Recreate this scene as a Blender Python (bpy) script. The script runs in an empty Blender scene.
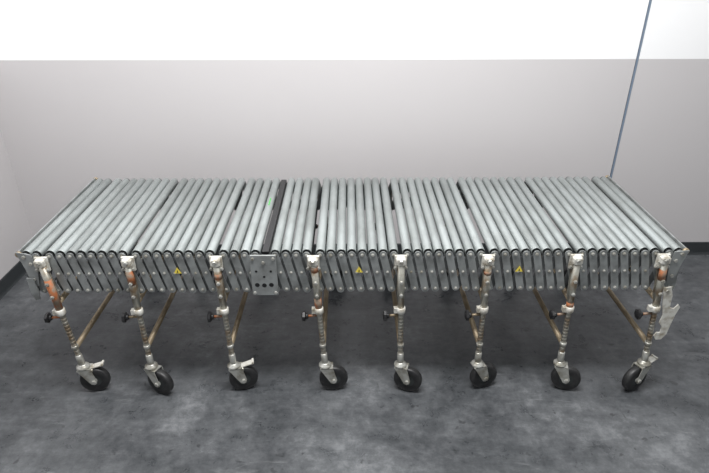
import bpy, math, random
from mathutils import Vector, Matrix
random.seed(4)
scene = bpy.context.scene
scene.view_settings.view_transform = 'Standard'

# ---------------------------------------------------------------- materials
def mat(name, col, metal=0.0, rough=0.5, col2=None, nscale=8.0, lo=0.4, hi=0.7, stretch=(1,1,1), bump=0.0, rvar=0.0, rnd=0.0):
    m = bpy.data.materials.new(name); m.use_nodes = True
    nt = m.node_tree; n = nt.nodes; l = nt.links
    b = n['Principled BSDF']
    b.inputs['Metallic'].default_value = metal
    b.inputs['Roughness'].default_value = rough
    b.inputs['Base Color'].default_value = (*col, 1)
    if col2 is not None:
        tc = n.new('ShaderNodeTexCoord'); mp = n.new('ShaderNodeMapping')
        mp.inputs['Scale'].default_value = stretch
        l.new(tc.outputs['Object'], mp.inputs['Vector'])
        if rnd:
            oi = n.new('ShaderNodeObjectInfo')
            vm = n.new('ShaderNodeVectorMath'); vm.operation = 'SCALE'
            vm.inputs[0].default_value = (37, 51, 23)
            l.new(oi.outputs['Random'], vm.inputs['Scale'])
            l.new(vm.outputs[0], mp.inputs['Location'])
        nz = n.new('ShaderNodeTexNoise'); nz.inputs['Scale'].default_value = nscale
        nz.inputs['Detail'].default_value = 6
        l.new(mp.outputs[0], nz.inputs['Vector'])
        mr = n.new('ShaderNodeMapRange')
        mr.inputs['From Min'].default_value = lo; mr.inputs['From Max'].default_value = hi
        l.new(nz.outputs['Fac'], mr.inputs['Value'])
        mx = n.new('ShaderNodeMix'); mx.data_type = 'RGBA'
        mx.inputs['A'].default_value = (*col, 1); mx.inputs['B'].default_value = (*col2, 1)
        l.new(mr.outputs[0], mx.inputs['Factor'])
        out = mx.outputs['Result']
        if rnd:
            hs = n.new('ShaderNodeHueSaturation')
            m2 = n.new('ShaderNodeMapRange')
            m2.inputs['To Min'].default_value = 1 - rnd; m2.inputs['To Max'].default_value = 1 + rnd
            l.new(oi.outputs['Random'], m2.inputs['Value'])
            l.new(m2.outputs[0], hs.inputs['Value'])
            l.new(out, hs.inputs['Color']); out = hs.outputs[0]
        l.new(out, b.inputs['Base Color'])
        if rvar:
            m3 = n.new('ShaderNodeMapRange')
            m3.inputs['To Min'].default_value = rough; m3.inputs['To Max'].default_value = rough + rvar
            l.new(mr.outputs[0], m3.inputs['Value']); l.new(m3.outputs[0], b.inputs['Roughness'])
        if bump:
            bp = n.new('ShaderNodeBump'); bp.inputs['Strength'].default_value = bump
            bp.inputs['Distance'].default_value = 0.003
            l.new(nz.outputs['Fac'], bp.inputs['Height']); l.new(bp.outputs[0], b.inputs['Normal'])
    return m

M_ROLL = mat('galvanized_roller', (0.345,0.372,0.368), 0.55, 0.38, (0.245,0.262,0.256), 11, 0.42, 0.70, (1,0.4,1), rvar=0.12, rnd=0.10)
M_LINK = mat('zinc_link', (0.36,0.378,0.375), 0.5, 0.40, (0.205,0.212,0.208), 16, 0.4, 0.68)
M_LINK_SHADED = mat('zinc_link_inner_shaded', (0.14,0.147,0.146), 0.5, 0.5, (0.078,0.082,0.082), 14, 0.4, 0.7)  # darker copy of the link zinc, shade of the inner layer in its colour
M_ZINC = mat('bright_zinc', (0.52,0.52,0.485), 0.55, 0.36, (0.28,0.265,0.22), 28, 0.42, 0.64)
M_CAST = mat('pale_cast_bracket', (0.66,0.65,0.60), 0.2, 0.45, (0.34,0.30,0.23), 36, 0.44, 0.68)
M_PLATE = mat('dull_plate', (0.35,0.368,0.366), 0.45, 0.45, (0.24,0.248,0.242), 20, 0.4, 0.68)
M_LEG = mat('leg_steel', (0.40,0.395,0.35), 0.55, 0.4, (0.24,0.175,0.11), 24, 0.42, 0.66)
M_GOLD = mat('yellow_zinc_tube', (0.34,0.27,0.18), 0.45, 0.42, (0.20,0.155,0.10), 16, 0.4, 0.7)
M_RUST = mat('rusted_steel', (0.37,0.13,0.05), 0.15, 0.65, (0.25,0.19,0.14), 34, 0.42, 0.60, bump=0.3)
M_BLACK = mat('black_plastic', (0.012,0.012,0.013), 0, 0.4)
M_RUB = mat('black_rubber', (0.012,0.012,0.013), 0, 0.45, (0.028,0.028,0.028), 30, 0.4, 0.7)
M_DARK = mat('dark_bearing', (0.05,0.055,0.055), 0.3, 0.5)
M_GREEN = mat('green_label', (0.06,0.42,0.07), 0, 0.5)
M_YEL = mat('yellow_sticker', (0.78,0.62,0.08), 0, 0.5)
M_WHITE = mat('white_paper', (0.7,0.75,0.8), 0, 0.7)
M_BASE = mat('black_cove_base', (0.03,0.034,0.037), 0, 0.45)
M_SEAM = mat('wall_joint', (0.18,0.23,0.30), 0, 0.6)

def wall_mat():
    m = bpy.data.materials.new('two_tone_wall_paint'); m.use_nodes = True
    nt = m.node_tree; n = nt.nodes; l = nt.links; b = n['Principled BSDF']
    b.inputs['Roughness'].default_value = 0.6
    g = n.new('ShaderNodeNewGeometry'); s = n.new('ShaderNodeSeparateXYZ')
    l.new(g.outputs['Position'], s.inputs[0])
    gt = n.new('ShaderNodeMath'); gt.operation = 'GREATER_THAN'; gt.inputs[1].default_value = 1.192
    l.new(s.outputs['Z'], gt.inputs[0])
    nz = n.new('ShaderNodeTexNoise'); nz.inputs['Scale'].default_value = 1.3; nz.inputs['Detail'].default_value = 5
    l.new(g.outputs['Position'], nz.inputs['Vector'])
    lo = n.new('ShaderNodeMix'); lo.data_type = 'RGBA'
    lo.inputs['A'].default_value = (0.530,0.510,0.514,1); lo.inputs['B'].default_value = (0.558,0.538,0.542,1)
    l.new(nz.outputs['Fac'], lo.inputs['Factor'])
    mx = n.new('ShaderNodeMix'); mx.data_type = 'RGBA'
    mx.inputs['B'].default_value = (0.90,0.90,0.905,1)
    l.new(gt.outputs[0], mx.inputs['Factor']); l.new(lo.outputs['Result'], mx.inputs['A'])
    l.new(mx.outputs['Result'], b.inputs['Base Color'])
    n2 = n.new('ShaderNodeTexNoise'); n2.inputs['Scale'].default_value = 90
    l.new(g.outputs['Position'], n2.inputs['Vector'])
    bp = n.new('ShaderNodeBump'); bp.inputs['Strength'].default_value = 0.06; bp.inputs['Distance'].default_value = 0.002
    l.new(n2.outputs['Fac'], bp.inputs['Height']); l.new(bp.outputs[0], b.inputs['Normal'])
    return m
M_WALL = wall_mat()

def floor_mat():
    m = bpy.data.materials.new('sealed_concrete'); m.use_nodes = True
    nt = m.node_tree; n = nt.nodes; l = nt.links; b = n['Principled BSDF']
    g = n.new('ShaderNodeNewGeometry')
    def noise(sc, det, dist=0.0, rough=0.55, stretch=None, off=(0,0,0)):
        z = n.new('ShaderNodeTexNoise'); z.inputs['Scale'].default_value = sc
        z.inputs['Detail'].default_value = det; z.inputs['Distortion'].default_value = dist
        z.inputs['Roughness'].default_value = rough
        mp = n.new('ShaderNodeMapping'); mp.inputs['Location'].default_value = off
        if stretch: mp.inputs['Scale'].default_value = stretch[0]; mp.inputs['Rotation'].default_value=(0,0,stretch[1])
        l.new(g.outputs['Position'], mp.inputs['Vector']); l.new(mp.outputs[0], z.inputs['Vector'])
        return z
    def math_(op, a, b2):
        q = n.new('ShaderNodeMath'); q.operation = op
        for k,v in enumerate((a,b2)):
            if isinstance(v,(int,float)): q.inputs[k].default_value = v
            else: l.new(v, q.inputs[k])
        return q.outputs[0]
    a = noise(1.5, 8, 0.4, 0.66, off=(3.1,0.4,0)); c = noise(7.5, 9, 0.3, 0.74); d = noise(45, 4)
    f = noise(2.5, 8, 0.2, 0.7, ((1,5.5,1),0.5)); h = noise(24, 7, 0.0, 0.8, off=(7,1,0))
    v = math_('ADD', math_('MULTIPLY', a.outputs['Fac'], 0.40), math_('MULTIPLY', c.outputs['Fac'], 0.24))
    v = math_('ADD', v, math_('MULTIPLY', f.outputs['Fac'], 0.14))
    v = math_('ADD', v, math_('MULTIPLY', h.outputs['Fac'], 0.22))
    r = n.new('ShaderNodeValToRGB'); l.new(v, r.inputs[0])
    e = r.color_ramp.elements
    e[0].position = 0.40; e[0].color = (0.031,0.034,0.037,1)
    e[1].position = 0.60; e[1].color = (0.185,0.192,0.200,1)
    k = e.new(0.47); k.color = (0.063,0.067,0.072,1)
    k = e.new(0.53); k.color = (0.100,0.105,0.111,1)
    sp = noise(22, 3, 0.4, 0.5, off=(2,9,0))
    mr = n.new('ShaderNodeMapRange'); mr.inputs['From Min'].default_value=0.66; mr.inputs['From Max'].default_value=0.72
    mr.inputs['To Max'].default_value=0.65
    l.new(sp.outputs['Fac'], mr.inputs['Value'])
    mx = n.new('ShaderNodeMix'); mx.data_type='RGBA'; mx.inputs['B'].default_value=(0.024,0.025,0.027,1)
    l.new(mr.outputs[0], mx.inputs['Factor']); l.new(r.outputs[0], mx.inputs['A'])
    # pale scuff marks
    sc2 = noise(4.0, 8, 1.2, 0.7, ((1,7,1),-0.6), off=(5,3,0))
    m5 = n.new('ShaderNodeMapRange'); m5.inputs['From Min'].default_value=0.60; m5.inputs['From Max'].default_value=0.74
    m5.inputs['To Max'].default_value=0.45
    l.new(sc2.outputs['Fac'], m5.inputs['Value'])
    mx2 = n.new('ShaderNodeMix'); mx2.data_type='RGBA'; mx2.inputs['B'].default_value=(0.23,0.235,0.24,1)
    l.new(m5.outputs[0], mx2.inputs['Factor']); l.new(mx.outputs['Result'], mx2.inputs['A'])
    l.new(mx2.outputs['Result'], b.inputs['Base Color'])
    rr = n.new('ShaderNodeMapRange'); rr.inputs['From Min'].default_value = 0.3; rr.inputs['From Max'].default_value = 0.7
    rr.inputs['To Min'].default_value = 0.22; rr.inputs['To Max'].default_value = 0.46
    l.new(c.outputs['Fac'], rr.inputs['Value']); l.new(rr.outputs[0], b.inputs['Roughness'])
    bp = n.new('ShaderNodeBump'); bp.inputs['Strength'].default_value = 0.12; bp.inputs['Distance'].default_value = 0.003
    l.new(d.outputs['Fac'], bp.inputs['Height']); l.new(bp.outputs[0], b.inputs['Normal'])
    return m
M_FLOOR = floor_mat()

# ---------------------------------------------------------------- mesh builder
class MB:
    def __init__(s): s.v=[]; s.f=[]; s.m=[]; s.sm=[]; s.mats=[]; s.xf=Matrix.Identity(4)
    def mi(s, m):
        if m not in s.mats: s.mats.append(m)
        return s.mats.index(m)
    def add(s, vs, fs, m, smooth):
        o=len(s.v); s.v += [tuple(s.xf @ Vector(v)) for v in vs]
        i=s.mi(m)
        for k,f in enumerate(fs):
            s.f.append(tuple(a+o for a in f)); s.m.append(i)
            s.sm.append(smooth[k] if isinstance(smooth,list) else smooth)
    def lathe(s, c, axis, prof, m, seg=16, capa=True, capb=True, phase=0.0, smooth=True):
        """prof: list of (offset along axis, radius)"""
        ax=Vector(axis).normalized(); c=Vector(c)
        up=Vector((0,0,1)) if abs(ax.z)<0.9 else Vector((1,0,0))
        u=ax.cross(up).normalized(); w=ax.cross(u).normalized()
        vs=[]; fs=[]; sm=[]
        for (t,r) in prof:
            for k in range(seg):
                a=2*math.pi*k/seg+phase
                vs.append(c+ax*t+(u*math.cos(a)+w*math.sin(a))*r)
        for j in range(len(prof)-1):
            for k in range(seg):
                k2=(k+1)%seg
                fs.append((j*seg+k,j*seg+k2,(j+1)*seg+k2,(j+1)*seg+k)); sm.append(smooth)
        if capa: fs.append(tuple(range(seg-1,-1,-1))); sm.append(False)
        if capb: fs.append(tuple((len(prof)-1)*seg+k for k in range(seg))); sm.append(False)
        s.add(vs,fs,m,sm)
    def cyl(s,p0,p1,r,m,seg=14,smooth=True,r1=None,phase=0.0):
        p0=Vector(p0);p1=Vector(p1);L=(p1-p0).length
        s.lathe(p0,p1-p0,[(0,r),(L,r if r1 is None else r1)],m,seg,smooth=smooth,phase=phase)
    def box(s,c,size,m,rot=None,ch=0.0):
        x,y,z=[a/2 for a in size]; c=Vector(c)
        if ch>0: # chamfered in xz outline + front
            pts=[(-x+ch,-z),(x-ch,-z),(x,-z+ch),(x,z-ch),(x-ch,z),(-x+ch,z),(-x,z-ch),(-x,-z+ch)]
            k=(x-ch*0.7)/x; k2=(z-ch*0.7)/z
            rings=[(y,1,1),(-y+min(ch*0.7,y),1,1),(-y,k,k2)]
            vs=[Vector((p[0]*a,yy,p[1]*b)) for (yy,a,b) in rings for p in pts]
            fs=[]
            for j in range(2):
                for i in range(8):
                    i2=(i+1)%8; fs.append((j*8+i,j*8+i2,(j+1)*8+i2,(j+1)*8+i))
            fs.append(tuple(range(7,-1,-1))); fs.append(tuple(range(16,24)))
        else:
            vs=[Vector((sx*x,sy*y,sz*z)) for sx in(-1,1) for sy in(-1,1) for sz in(-1,1)]
            fs=[(0,1,3,2),(4,6,7,5),(0,4,5,1),(2,3,7,6),(0,2,6,4),(1,5,7,3)]
        if rot is not None: vs=[rot@v for v in vs]
        s.add([v+c for v in vs],fs,m,False)
    def prism(s,poly,y0,y1,m):
        n=len(poly)
        vs=[(p[0],y0,p[1]) for p in poly]+[(p[0],y1,p[1]) for p in poly]
        fs=[tuple(range(n)),tuple(range(2*n-1,n-1,-1))]
        for i in range(n):
            j=(i+1)%n; fs.append((i,i+n,j+n,j))
        s.add(vs,fs,m,False)
    def stadium(s,a,b,w,y0,y1,m,seg=6):
        ax,az=a; bx,bz=b; d=math.atan2(bz-az,bx-ax); poly=[]
        for k in range(seg+1):
            t=d-math.pi/2+math.pi*k/seg; poly.append((bx+w*math.cos(t),bz+w*math.sin(t)))
        for k in range(seg+1):
            t=d+math.pi/2+math.pi*k/seg; poly.append((ax+w*math.cos(t),az+w*math.sin(t)))
        s.prism(poly,y0,y1,m)
    def mesh(s,name):
        me=bpy.data.meshes.new(name); me.from_pydata(s.v,[],s.f)
        for m in s.mats: me.materials.append(m)
        me.polygons.foreach_set('material_index',s.m)
        me.polygons.foreach_set('use_smooth',s.sm)
        me.update(); 
        import bmesh
        bm=bmesh.new(); bm.from_mesh(me); bmesh.ops.recalc_face_normals(bm,faces=bm.faces); bm.to_mesh(me); bm.free()
        return me
    def obj(s,name,parent=None,loc=(0,0,0)):
        o=bpy.data.objects.new(name,s.mesh(name)); scene.collection.objects.link(o)
        o.location=loc
        if parent: o.parent=parent
        return o

# ---------------------------------------------------------------- room
XL=-1.950; YW=3.085
def boxobj(name,lo,hi,m):
    b=MB(); c=[(a+d)/2 for a,d in zip(lo,hi)]; b.box(c,[d-a for a,d in zip(lo,hi)],m); return b.obj(name)
boxobj('floor',(XL-0.12,-2.5,-0.1),(4.5,YW+0.12,0),M_FLOOR)
XJ=1.510; jw=0.0075
b=MB()
b.box(((XL-0.12+XJ-jw)/2,YW+0.06,1.6),(XJ-jw-XL+0.12,0.12,3.2),M_WALL)
b.box(((4.5+XJ+jw)/2,YW+0.06,1.6),(4.5-XJ-jw,0.12,3.2),M_WALL)
b.box((XJ,YW+0.065,1.6),(2*jw+0.002,0.11,3.2),M_SEAM)
b.box((XJ+0.001,YW+0.004,1.6),(0.009,0.010,3.2),M_SEAM)
b.obj('wall_back')
boxobj('wall_left',(XL-0.12,-2.5,0),(XL,YW,3.2),M_WALL)
boxobj('wall_right_light_block',(4.5,-2.5,0),(4.62,YW+0.12,3.2),M_WALL)  # unseen wall, added to block ambient light and darken the left wall
def cove(name,x0,x1,along):
    b=MB()
    prof=[(0,0),(0.012,0),(0.008,0.006),(0.005,0.016),(0.005,0.084),(0.002,0.088),(0,0.088)]
    n=len(prof); vs=[]
    for t in (x0,x1):
        for d,z in prof:
            vs.append((t,YW-d,z) if along=='x' else (XL+d,t,z))
    fs=[tuple(range(n)),tuple(range(2*n-1,n-1,-1))]+[(i,i+n,(i+1)%n+n,(i+1)%n) for i in range(n)]
    b.add(vs,fs,M_BASE,False); b.obj(name)
cove('baseboard_back',XL+0.005,4.5,'x')
cove('baseboard_left',-2.5,YW,'y')

# ---------------------------------------------------------------- conveyor
DZ=0.026
conv=bpy.data.objects.new('flexible_roller_conveyor',None); scene.collection.objects.link(conv)
conv.location=(0,0,-DZ)
YF=1.945; YB=2.70; ZT=0.71; R=0.0188; ZA=ZT-R
legs_top=[-1.217,-0.882,-0.540,-0.161,0.181,0.524,0.870,1.213]
legs_bot=[-1.163,-0.873,-0.519,-0.125,0.199,0.532,0.890,1.258]
gap=0.012
xs=[-1.284,-1.243]
for i in range(7):
    a=legs_top[i]+gap/2; c=legs_top[i+1]-gap/2
    if i==2:
        p=(-0.368-a)/4; xs+=[a+p*(k+.5) for k in range(4)]
        p=(c+0.332)/4; xs+=[-0.332+p*(k+.5) for k in range(4)]
    else:
        p=(c-a)/8; xs+=[a+p*(k+.5) for k in range(8)]
xs+=[1.2405,1.281]

b=MB()
L=YB-YF-0.010
r2=R-0.0018
b.lathe((0,0,0),(0,1,0),[(0.006,0.012),(0.006,r2),(0,r2),(0,R-0.0008),(0.0015,R),(L-0.0015,R),(L,R-0.0008),(L,r2),(L-0.006,r2),(L-0.006,0.012)],M_ROLL,28,False,False)
b.lathe((0,0,0),(0,1,0),[(0.003,0.0135),(0.007,0.014)],M_DARK,16)
b.lathe((0,0,0),(0,1,0),[(L-0.007,0.014),(L-0.003,0.0135)],M_DARK,16)
b.cyl((0,-0.013,0),(0,L+0.013,0),0.0045,M_ZINC,6,False)
rm=b.mesh('roller_mesh')
for i,x in enumerate(xs):
    o=bpy.data.objects.new('roller_%d'%(i+1),rm); scene.collection.objects.link(o)
    o.location=(x,YF+0.005,ZA+random.uniform(-.001,.0006)); o.parent=conv
    o.rotation_euler=(0,random.uniform(0,6.28),random.uniform(-.0018,.0018))

ZL0=ZA-0.002; ZL1=0.533
def links(name,yo,sgn):
    b=MB(); n=len(xs); t=0.0028
    def bx(i):
        return xs[min(max(i,0),n-1)]
    for i in range(n):
        x=xs[i]
        xb=bx(i-1) if i>0 else x-0.012
        y0=yo; y1=yo+sgn*t
        b.stadium((x,ZL0),(xb+0.004,ZL1+0.004),0.0130,min(y0,y1),max(y0,y1),M_LINK_SHADED)
        xb2=bx(i+1) if i<n-1 else x+0.012
        y0=yo+sgn*(t+0.0035+0.0006*(i%2)); y1=y0+sgn*t
        dz=random.uniform(-.003,.003)
        b.stadium((x,ZL0),(xb2-0.004,ZL1+dz),0.0148,min(y0,y1),max(y0,y1),M_LINK)
        yb=y1
        for f in (0.0,0.5,1.0):
            px=x+(xb2-0.004-x)*f; pz=ZL0+(ZL1-ZL0)*f
            rr=0.0058 if f!=0.5 else 0.0048
            b.lathe((px,yb,pz),(0,sgn,0),[(0,rr+0.002),(0.0012,rr+0.002),(0.0012,rr),(0.005,rr),(0.006,rr*0.7)],M_ZINC,6 if f else 8,smooth=False)
            b.cyl((px,yo-sgn*0.004,pz),(px,yb,pz),0.0035,M_DARK,6)
    return b.obj(name,conv)
links('front_scissor_links',YF,-1)
links('rear_scissor_links',YB,1)

b=MB()
for i in range(1,len(xs)-1,4):
    b.cyl((xs[i],YF,ZL1),(xs[i],YB,ZL1),0.004,M_DARK,8)
b.obj('cross_rods',conv)

b=MB()
for s,x in ((-1,-1.3075),(1,1.3045)):
    b.box((x,(YF+YB)/2,ZT-0.012),(0.006,YB-YF,0.024),M_LINK)
    b.box((x-s*0.004,(YF+YB)/2,ZT-0.024),(0.014,YB-YF,0.004),M_LINK)
    for y in (YF-0.006,YB+0.006):
        b.lathe((x,y-0.006,ZT-0.012),(0,1,0),[(0,0.010),(0.002,0.013),(0.010,0.013),(0.012,0.010)],M_GOLD,14)
b.obj('end_rails',conv)

b=MB()
b.prism([(-1.312,0.712),(-1.256,0.700),(-1.244,0.640),(-1.258,0.560),(-1.282,0.560),(-1.294,0.640)],YF-0.016,YF-0.012,M_LINK)
for p in ((-1.286,0.69),(-1.266,0.66),(-1.270,0.59)):
    b.lathe((p[0],YF-0.016,p[1]),(0,-1,0),[(0,0.008),(0.005,0.007)],M_ZINC,6,smooth=False)
b.prism([(1.312,0.706),(1.256,0.700),(1.250,0.640),(1.258,0.560),(1.284,0.560),(1.296,0.640)],YF-0.016,YF-0.012,M_LINK)
for p in ((1.288,0.69),(1.27,0.66),(1.272,0.59)):
    b.lathe((p[0],YF-0.016,p[1]),(0,-1,0),[(0,0.008),(0.005,0.007)],M_ZINC,6,smooth=False)
b.obj('end_plates',conv)

b=MB()
b.box((-0.350,(YF+YB)/2,ZT-0.018),(0.026,YB-YF-0.01,0.014),M_BLACK)  # black bar stands in for the shaded gap where the units join
b.box((-0.350,(YF+YB)/2,ZT-0.032),(0.032,YB-YF-0.01,0.010),M_DARK)
b.obj('join_gap_bar',conv)
b=MB()
b.box((-0.358,YF-0.020,0.605),(0.104,0.005,0.186),M_PLATE,ch=0.003)
for px,pz,rr in ((-0.388,0.625,0.005),(-0.330,0.625,0.005),(-0.388,0.562,0.0095),(-0.360,0.560,0.0095),(-0.332,0.562,0.0095),(-0.358,0.60,0.005)):  # first set: black discs stand in for the darkness of open holes
    b.lathe((px,YF-0.0225,pz),(0,-1,0),[(0,rr),(0.0006,rr)],M_BLACK,14)
for px,pz in ((-0.398,0.682),(-0.318,0.682),(-0.40,0.525),(-0.316,0.525),(-0.358,0.665)):
    b.lathe((px,YF-0.0225,pz),(0,-1,0),[(0,0.007),(0.005,0.006)],M_ZINC,6,smooth=False)
b.obj('connector_plate',conv)
b=MB()
b.box((min(xs,key=lambda q:abs(q+0.39))+0.003,2.40,ZT+0.0008),(0.005,0.075,0.0016),M_GREEN)
b.obj('green_tag',conv)

b=MB()
for px in (-0.70,0.018,0.655):
    z=0.625; y=YF-0.0135
    b.prism([(px-0.015,z-0.012),(px+0.015,z-0.012),(px,z+0.015)],y-0.001,y,M_YEL)
    b.prism([(px-0.003,z-0.008),(px+0.003,z-0.008),(px+0.001,z+0.004)],y-0.0014,y-0.001,M_BLACK)
b.obj('warning_stickers',conv)

b=MB()
hp=[(1.232,0.555),(1.262,0.560),(1.276,0.52),(1.280,0.46),(1.298,0.455),(1.312,0.475),(1.322,0.462),(1.312,0.425),(1.306,0.38),(1.300,0.325),(1.284,0.300),(1.262,0.298),(1.250,0.318),(1.258,0.335),(1.272,0.335),(1.272,0.365),(1.256,0.385),(1.262,0.42),(1.250,0.47)]
b.prism(hp,YF-0.052,YF-0.047,M_CAST)
b.cyl((1.25,YF-0.056,0.54),(1.25,YF-0.012,0.54),0.006,M_ZINC,8)
b.obj('hook_plate',conv)
b=MB()
hp2=[(-1.296,0.60),(-1.270,0.60),(-1.262,0.54),(-1.266,0.50),(-1.284,0.495),(-1.294,0.53)]
b.prism(hp2,YF-0.024,YF-0.020,M_LINK)
b.obj('latch_plate',conv)

# ---------------------------------------------------------------- support legs
rustz={0:[(0.60,0.46)],1:[(0.640,0.575)],2:[(0.625,0.60)],3:[(0.505,0.455),(0.655,0.63)],4:[],5:[(0.63,0.615)],6:[(0.48,0.455)],7:[(0.635,0.585)]}
yaws=[8,-24,12,4,-16,16,-14,205]
brk={0:1,2:1,7:-1}
def caster(b,px,py,ztop,yaw,brake):
    b.xf=Matrix.Translation((px,py,DZ))@Matrix.Rotation(math.radians(yaw),4,'Z')
    r=0.062; ox=0.036; ztop-=DZ
    b.cyl((0,0,0.140),(0,0,ztop),0.0095,M_ZINC,12)
    b.lathe((0,0,0.128),(0,0,1),[(0,0.020),(0.003,0.027),(0.010,0.027),(0.013,0.020),(0.018,0.018),(0.022,0.012)],M_ZINC,18)
    b.box((0.006,0,0.127),(0.056,0.050,0.004),M_ZINC)
    for s in (-1,1):
        poly=[(-0.022,0.129),(0.034,0.129),(0.050,0.066),(0.046,0.052),(0.036,0.046),(0.024,0.050)]
        b.prism(poly,s*0.0235-0.0014,s*0.0235+0.0014,M_ZINC)
        b.lathe((ox,s*0.025,r),(0,s,0),[(0,0.010),(0.005,0.010),(0.006,0.007)],M_ZINC,6,smooth=False)
    w=0.017
    b.lathe((ox,-w,r),(0,1,0),[(0.001,0.030),(0,0.042),(0.001,r-0.006),(0.005,r-0.0015),(0.010,r),(2*w-0.010,r),(2*w-0.005,r-0.0015),(2*w-0.001,r-0.006),(2*w,0.042),(2*w-0.001,0.030)],M_RUB,32,False,False)
    b.lathe((ox,-w+0.003,r),(0,1,0),[(0,0.031),(2*w-0.006,0.031)],M_DARK,24)
    b.lathe((ox,-w-0.002,r),(0,1,0),[(0,0.012),(2*w+0.004,0.012)],M_ZINC,14)
    if brake:
        if brake<0: b.xf=b.xf@Matrix.Translation((0.02,0,0))@Matrix.Rotation(math.pi,4,'Z')
        rot=Matrix.Rotation(math.radians(-14),3,'Y')
        b.box((ox+0.020,0,0.134),(0.050,0.028,0.004),M_CAST,rot=rot)
        b.box((ox+0.046,0,0.143),(0.008,0.030,0.008),M_CAST)
        b.cyl((ox,-0.022,0.120),(ox,0.022,0.120),0.006,M_ZINC,8)
    b.xf=Matrix.Identity(4)

for i,(xt,xb) in enumerate(zip(legs_top,legs_bot)):
    b=MB()
    for side in (0,1):
        y=YF-0.034 if side==0 else YB+0.034
        s=-1 if side==0 else 1
        dzb=0 if side==0 else -0.055
        def P(z,dx=0,dy=0):
            t=(0.70-z)/(0.70-0.13)
            return Vector((xt+(xb-xt)*t+dx,y+dy,z))
        ax=(P(0.13)-P(0.70)).normalized()
        MC=M_CAST if side==0 else M_LEG
        b.box((xt,y+s*0.002,0.676+dzb),(0.038,0.026,0.034),MC,ch=0.006)
        b.box((xt,y-s*0.012,0.664+dzb),(0.048,0.012,0.060),MC)
        for dx in (-0.020,0.020):
            b.lathe((xt+dx,y-s*0.004,0.644+dzb),(0,s,0),[(0,0.008),(0.006,0.008),(0.008,0.005)],M_ZINC,6,smooth=False)
        b.lathe((xt,y+s*0.014,0.68+dzb),(0,s,0),[(0,0.009),(0.003,0.009),(0.007,0.006)],M_ZINC,6,smooth=False)
        b.stadium((xt,0.66+dzb),(P(0.50).x,0.50),0.014,min(y-s*0.012,y-s*0.016),max(y-s*0.012,y-s*0.016),M_LEG)
        b.cyl(P(0.662+dzb),P(0.44),0.0140,M_LEG,16)
        if side==0:
            for z0,z1 in rustz[i]:
                b.cyl(P(z0),P(z1),0.0146,M_RUST,16)
        b.lathe(P(0.585,0,s*0.013),(0,s,0),[(0,0.008),(0.006,0.008),(0.008,0.005)],M_ZINC,6,smooth=False)
        b.lathe(P(0.525,0,s*0.013),(0,s,0),[(0,0.008),(0.006,0.008),(0.008,0.005)],M_ZINC,6,smooth=False)
        c=P(0.458)
        b.lathe(c,ax,[(-0.002,0.016),(0,0.0190),(0.022,0.0190),(0.026,0.016)],M_CAST,18)
        b.box((c.x-0.020,c.y,c.z-0.012),(0.016,0.020,0.022),M_CAST)
        prof=[]; Lp=(P(0.185)-P(0.445)).length
        t=0.0
        while t<Lp-0.014:
            prof+=[(t,0.0112),(t+0.0105,0.0112),(t+0.0115,0.0094),(t+0.0145,0.0094),(t+0.0155,0.0112)]
            t+=0.0165
        prof.append((Lp,0.0112))
        b.lathe(P(0.445),ax,prof,M_LEG,14)
        b.lathe(P(0.275),ax,[(0,0.0125),(0.004,0.0145),(0.012,0.0145),(0.016,0.0125)],M_ZINC,14)
        b.lathe(P(0.225),ax,[(0,0.0115),(0.003,0.0140),(0.052,0.0140),(0.055,0.012)],M_ZINC,14)
        k=P(0.418)
        yk=y-s*0.004
        b.cyl((k.x-0.008,yk,k.z),(k.x-0.052,yk,k.z-0.004),0.0055,M_RUST if i in (0,2,3,6,7) else M_GOLD,10)
        b.lathe((k.x-0.046,yk,k.z-0.004),(-1,0,0),[(0,0.009),(0.004,0.012),(0.010,0.0135)],M_BLACK,12)
        b.lathe((k.x-0.056,yk,k.z-0.004),(-1,0,0),[(0,0.014),(0.003,0.0225),(0.013,0.0225),(0.017,0.014)],M_BLACK,7,phase=0.3*i,smooth=False)
        q=P(0.165)
        caster(b,q.x,q.y,0.195,yaws[i] if side==0 else -yaws[i]+30,brk.get(i,0) if side==0 else 0)
    t=(0.70-0.25)/(0.57); xm=xt+(xb-xt)*t
    b.cyl((xm,YF-0.034,0.262),(xm,YB+0.034,0.262),0.0115,M_GOLD,14)
    t=(0.70-0.47)/(0.57); xm2=xt+(xb-xt)*t
    b.cyl((xm2,YF-0.034,0.485),(xm2,YB+0.034,0.485),0.0115,M_GOLD,14)
    b.obj('support_leg_%d'%(i+1),conv)

b=MB()
b.add([(0.362,1.235,0.0005),(0.384,1.232,0.004),(0.388,1.252,0.0005),(0.375,1.260,0.006),(0.360,1.25,0.002)],[(0,1,3,4),(1,2,3)],M_WHITE,False)
b.obj('paper_scrap')

# ---------------------------------------------------------------- light
def area(name,loc,rot,size,sy,power,col=(1,1,1)):
    d=bpy.data.lights.new(name,'AREA'); d.shape='RECTANGLE'; d.size=size; d.size_y=sy; d.energy=power; d.color=col
    o=bpy.data.objects.new(name,d); scene.collection.objects.link(o); o.location=loc; o.rotation_euler=rot; return o
area('ceiling_light_strip',(0.05,1.4,3.3),(math.radians(14),0,0),2.2,0.5,150,(1,0.995,0.99))
w=bpy.data.worlds.new('world'); scene.world=w; w.use_nodes=True
w.node_tree.nodes['Background'].inputs[0].default_value=(0.95,0.98,1,1)
w.node_tree.nodes['Background'].inputs[1].default_value=0.46

# ---------------------------------------------------------------- camera
cd=bpy.data.cameras.new('camera'); cd.sensor_width=36; cd.lens=569/709*36
co=bpy.data.objects.new('camera',cd); scene.collection.objects.link(co)
co.location=(-0.02,0,1.797-DZ); co.rotation_euler=(math.radians(90-27.9),0,math.radians(-0.6))
scene.camera=co
